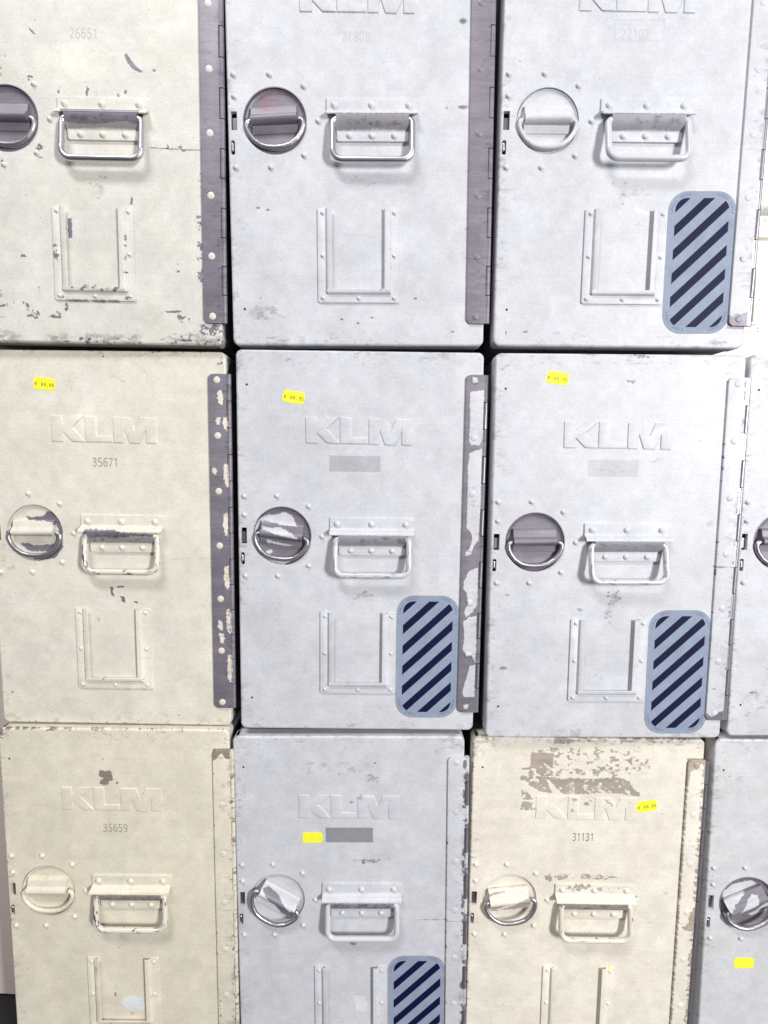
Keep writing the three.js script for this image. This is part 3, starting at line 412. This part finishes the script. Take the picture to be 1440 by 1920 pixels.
      for (let y = 24; y < 424; y += 7) { a.wear(259.5, y, 263.4, y + 10, 0.6 + 0.4 * a.r()); a.wear(276, y, 285, y + 11, 0.35 + 0.6 * a.r()); } a.bare([[260, 24], [284, 24], [284, 46], [280, 44], [279, 32], [276, 30], [272, 37], [268, 37], [264, 40], [262, 60], [260, 60]], 0.7); a.bare([[275, 224], [282, 220], [282, 250], [270, 248], [266, 244], [274, 240]], 1);
      a.wear(130, 262, 170, 272, 0.32); below(a, 226, 198, 246, 212, 0.3); a.wear(206, 204, 212, 208, 0.8); a.line([[200, 239], [262, 243]], 0.9, 0.35); a.line([[214, 236], [262, 236]], 0.7, 0.2); below(a, 8, 300, 90, 420, 0.15); below(a, 190, 260, 258, 400, 0.16); holderWear(a, 0.9); a.line([[138, 292], [160, 320]], 0.9, 0.25); a.tint([[178, 300], [180, 300], [180, 303], [178, 303]], '#e8ec40', 0.3);
      const R = rel(0.161); a.bare(R([[160, 310], [300, 300], [480, 240], [480, 320], [440, 360], [350, 385], [220, 400], [150, 350]], 320, 278), 0.8); a.coat(R([[200, 345], [300, 315], [400, 305], [330, 330], [215, 352]], 320, 278), 0.6); a.coat(R([[240, 390], [290, 370], [370, 385], [330, 410], [250, 410]], 320, 278), 0.6); a.bare(R([[150, 215], [200, 200], [290, 196], [290, 204], [200, 214], [165, 225]], 320, 278), 0.5);
    } },
  { id: 'C4', pose: [0.3997, -0.3336, -0.0007, -0.0061, -0.0148, 0.0072], paint: [204, 205, 209], discBare: 1, bail: 'worn', ring: 'steel', turn: 0.45, lift: 1, price: [52.2, 293, 0.0], blownOut: 1, specks: 60,
    label: 'grey galley box with twisted latch and yellow sticker with print blown out by light, bottom right corner',
    draw(a) { const R = rel(0.161); a.coat([[22, 200], [34, 190], [56, 184], [66, 190], [44, 202], [24, 210]], 0.8); a.coat([[34, 214], [60, 201], [66, 205], [60, 212], [38, 219]], 0.7); a.coat([[48, 226], [74, 218], [78, 224], [60, 232]], 0.7); below(a, 16, 34, 40, 70, 0.25); a.line([[21, 40], [22, 66]], 0.7, 0.35); a.dirt(0, 0, 80, 20, 0.25); a.line([[4, 160], [16, 163]], 0.8, 0.4); below(a, 10, 286, 40, 300, 0.2); a.dirt(20, 304, 90, 380, 0.1); } },
  { id: 'D', pose: [0.4285, 0.6150, -0.29, 0, 0, 0], paint: PALE_LIT, bail: 'paint', ring: 'paint', sleeve: 0.2, specks: 60,
    label: 'pale cream galley box set back behind the right edge of the stack', draw(a) { holderWear(a, 0.8); } },
];

const rot = new THREE.Euler(), v3 = new THREE.Vector3();
const chips = { chipped: chipped(CREAM, 0.36, 301), chipped2: chipped(CREAM, 0.29, 331), worn: chipped(GREY, 0.38, 317, [196, 194, 198]) };
const letterCache = {};
BOXES.forEach((B, n) => {
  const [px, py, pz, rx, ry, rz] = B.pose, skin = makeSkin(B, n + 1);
  const root = new THREE.Group(); root.name = n ? `galley_box_${String(n).padStart(3, '0')}` : 'galley_box';
  rot.set(rx, ry, rz, 'XYZ'); root.rotation.copy(rot);
  v3.set(BX, -BY, 0).multiplyScalar(0.001).applyEuler(rot); root.position.set(px + v3.x, py + v3.y, pz + v3.z); scene.add(root);
  root.userData = { label: B.label, category: 'galley box', group: 'airline galley boxes in a stack' };
  const plain = new THREE.MeshStandardMaterial({ color: new THREE.Color(`rgb(${B.paint.join(',')})`), roughness: 0.32 });
  const part = (name, geo, mat, parent = root, label) => { const o = new THREE.Mesh(geo, mat); o.name = name; if (label) o.userData.label = label; parent.add(o); return o; };
  part('case', GEO.case, alu); GEO.skid.forEach((g) => part('skid', g, alu));
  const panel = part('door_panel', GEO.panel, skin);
  if (B.letters !== 0) for (const k of 'KLM') { const key = k + (B.lx ?? 0); letterCache[key] ??= letterGeo(k, B.lx ?? 0); part('raised_letter', letterCache[key], skin, panel, `raised letter ${k}`).scale.z = B.emboss ?? 1.0; }
  GEO.rivLatch.forEach((g) => part('rivet', g, plain, panel));
  const cup = part('latch_cup', GEO.cup, skin);
  // paddle and ring turn about the middle of the latch
  const spin = (geo, uvDone) => { const g = fin(geo.clone(), uvDone); if (B.turn || B.lift) { const cx = (51 - BX) / 1000, cy = (-212 + BY) / 1000; g.translate(-cx, -cy, 0); if (B.lift) { g.rotateX(-0.12); g.translate(0, 0, 0.0028); } g.rotateZ(B.turn ?? 0); g.translate(cx, cy, 0); } return g; };
  part('latch_paddle', spin(GEO.paddle, false), skin, cup);
  part('latch_ring', spin(GEO.ring, true), B.ring === 'steel' ? ringSteel : plain, cup);
  part('latch_bolt', GEO.bolt, steelDull); part('latch_pin', GEO.pin, steel);
  const plate = part('handle_plate', handleSheet, skin);
  part('sleeve', GEO.sleeve, skin, plate); GEO.rivHandle.forEach((g) => part('rivet', g, plain, plate));
  const bail = GEO.bail.clone(); { const oy = (-213.6 + BY) / 1000, oz = 0.0047; bail.translate(0, -oy, -oz); bail.rotateX(-(B.swing ?? 0.05)); bail.translate(0, oy, oz); }
  part('carry_handle', bail, B.bail === 'steel' ? steel : B.bail === 'paint' ? plain : chips[B.bail]);
  const holder = part('label_holder', GEO.holder, skin); GEO.rivHolder.forEach((g) => part('rivet', g, plain, holder));
  const leaf = part('hinge_leaf', GEO.leaf, skin); GEO.rivHinge.forEach((g) => part('rivet', g, B.rivetPaint ? plain : skin, leaf)); GEO.knuckle.forEach((g, i) => part('knuckle', g, B.knuckle === 'bare' ? knuckleMetal : B.knuckle === 'mixed' && i % 2 ? knuckleMetal : skin, leaf));
  if (B.stripe) part('striped_label', stripeGeo(...B.stripe), stripeMat, root, 'pale blue sticker with dark blue diagonal stripes');
  if (B.price) part('price_sticker', priceGeo(...B.price), priceMat[B.blownOut ? 1 : 0], root, 'yellow price sticker');
});
scene.traverse((o) => { if (o.isMesh) { o.castShadow = true; o.receiveShadow = true; } });
renderer.render(scene, camera);
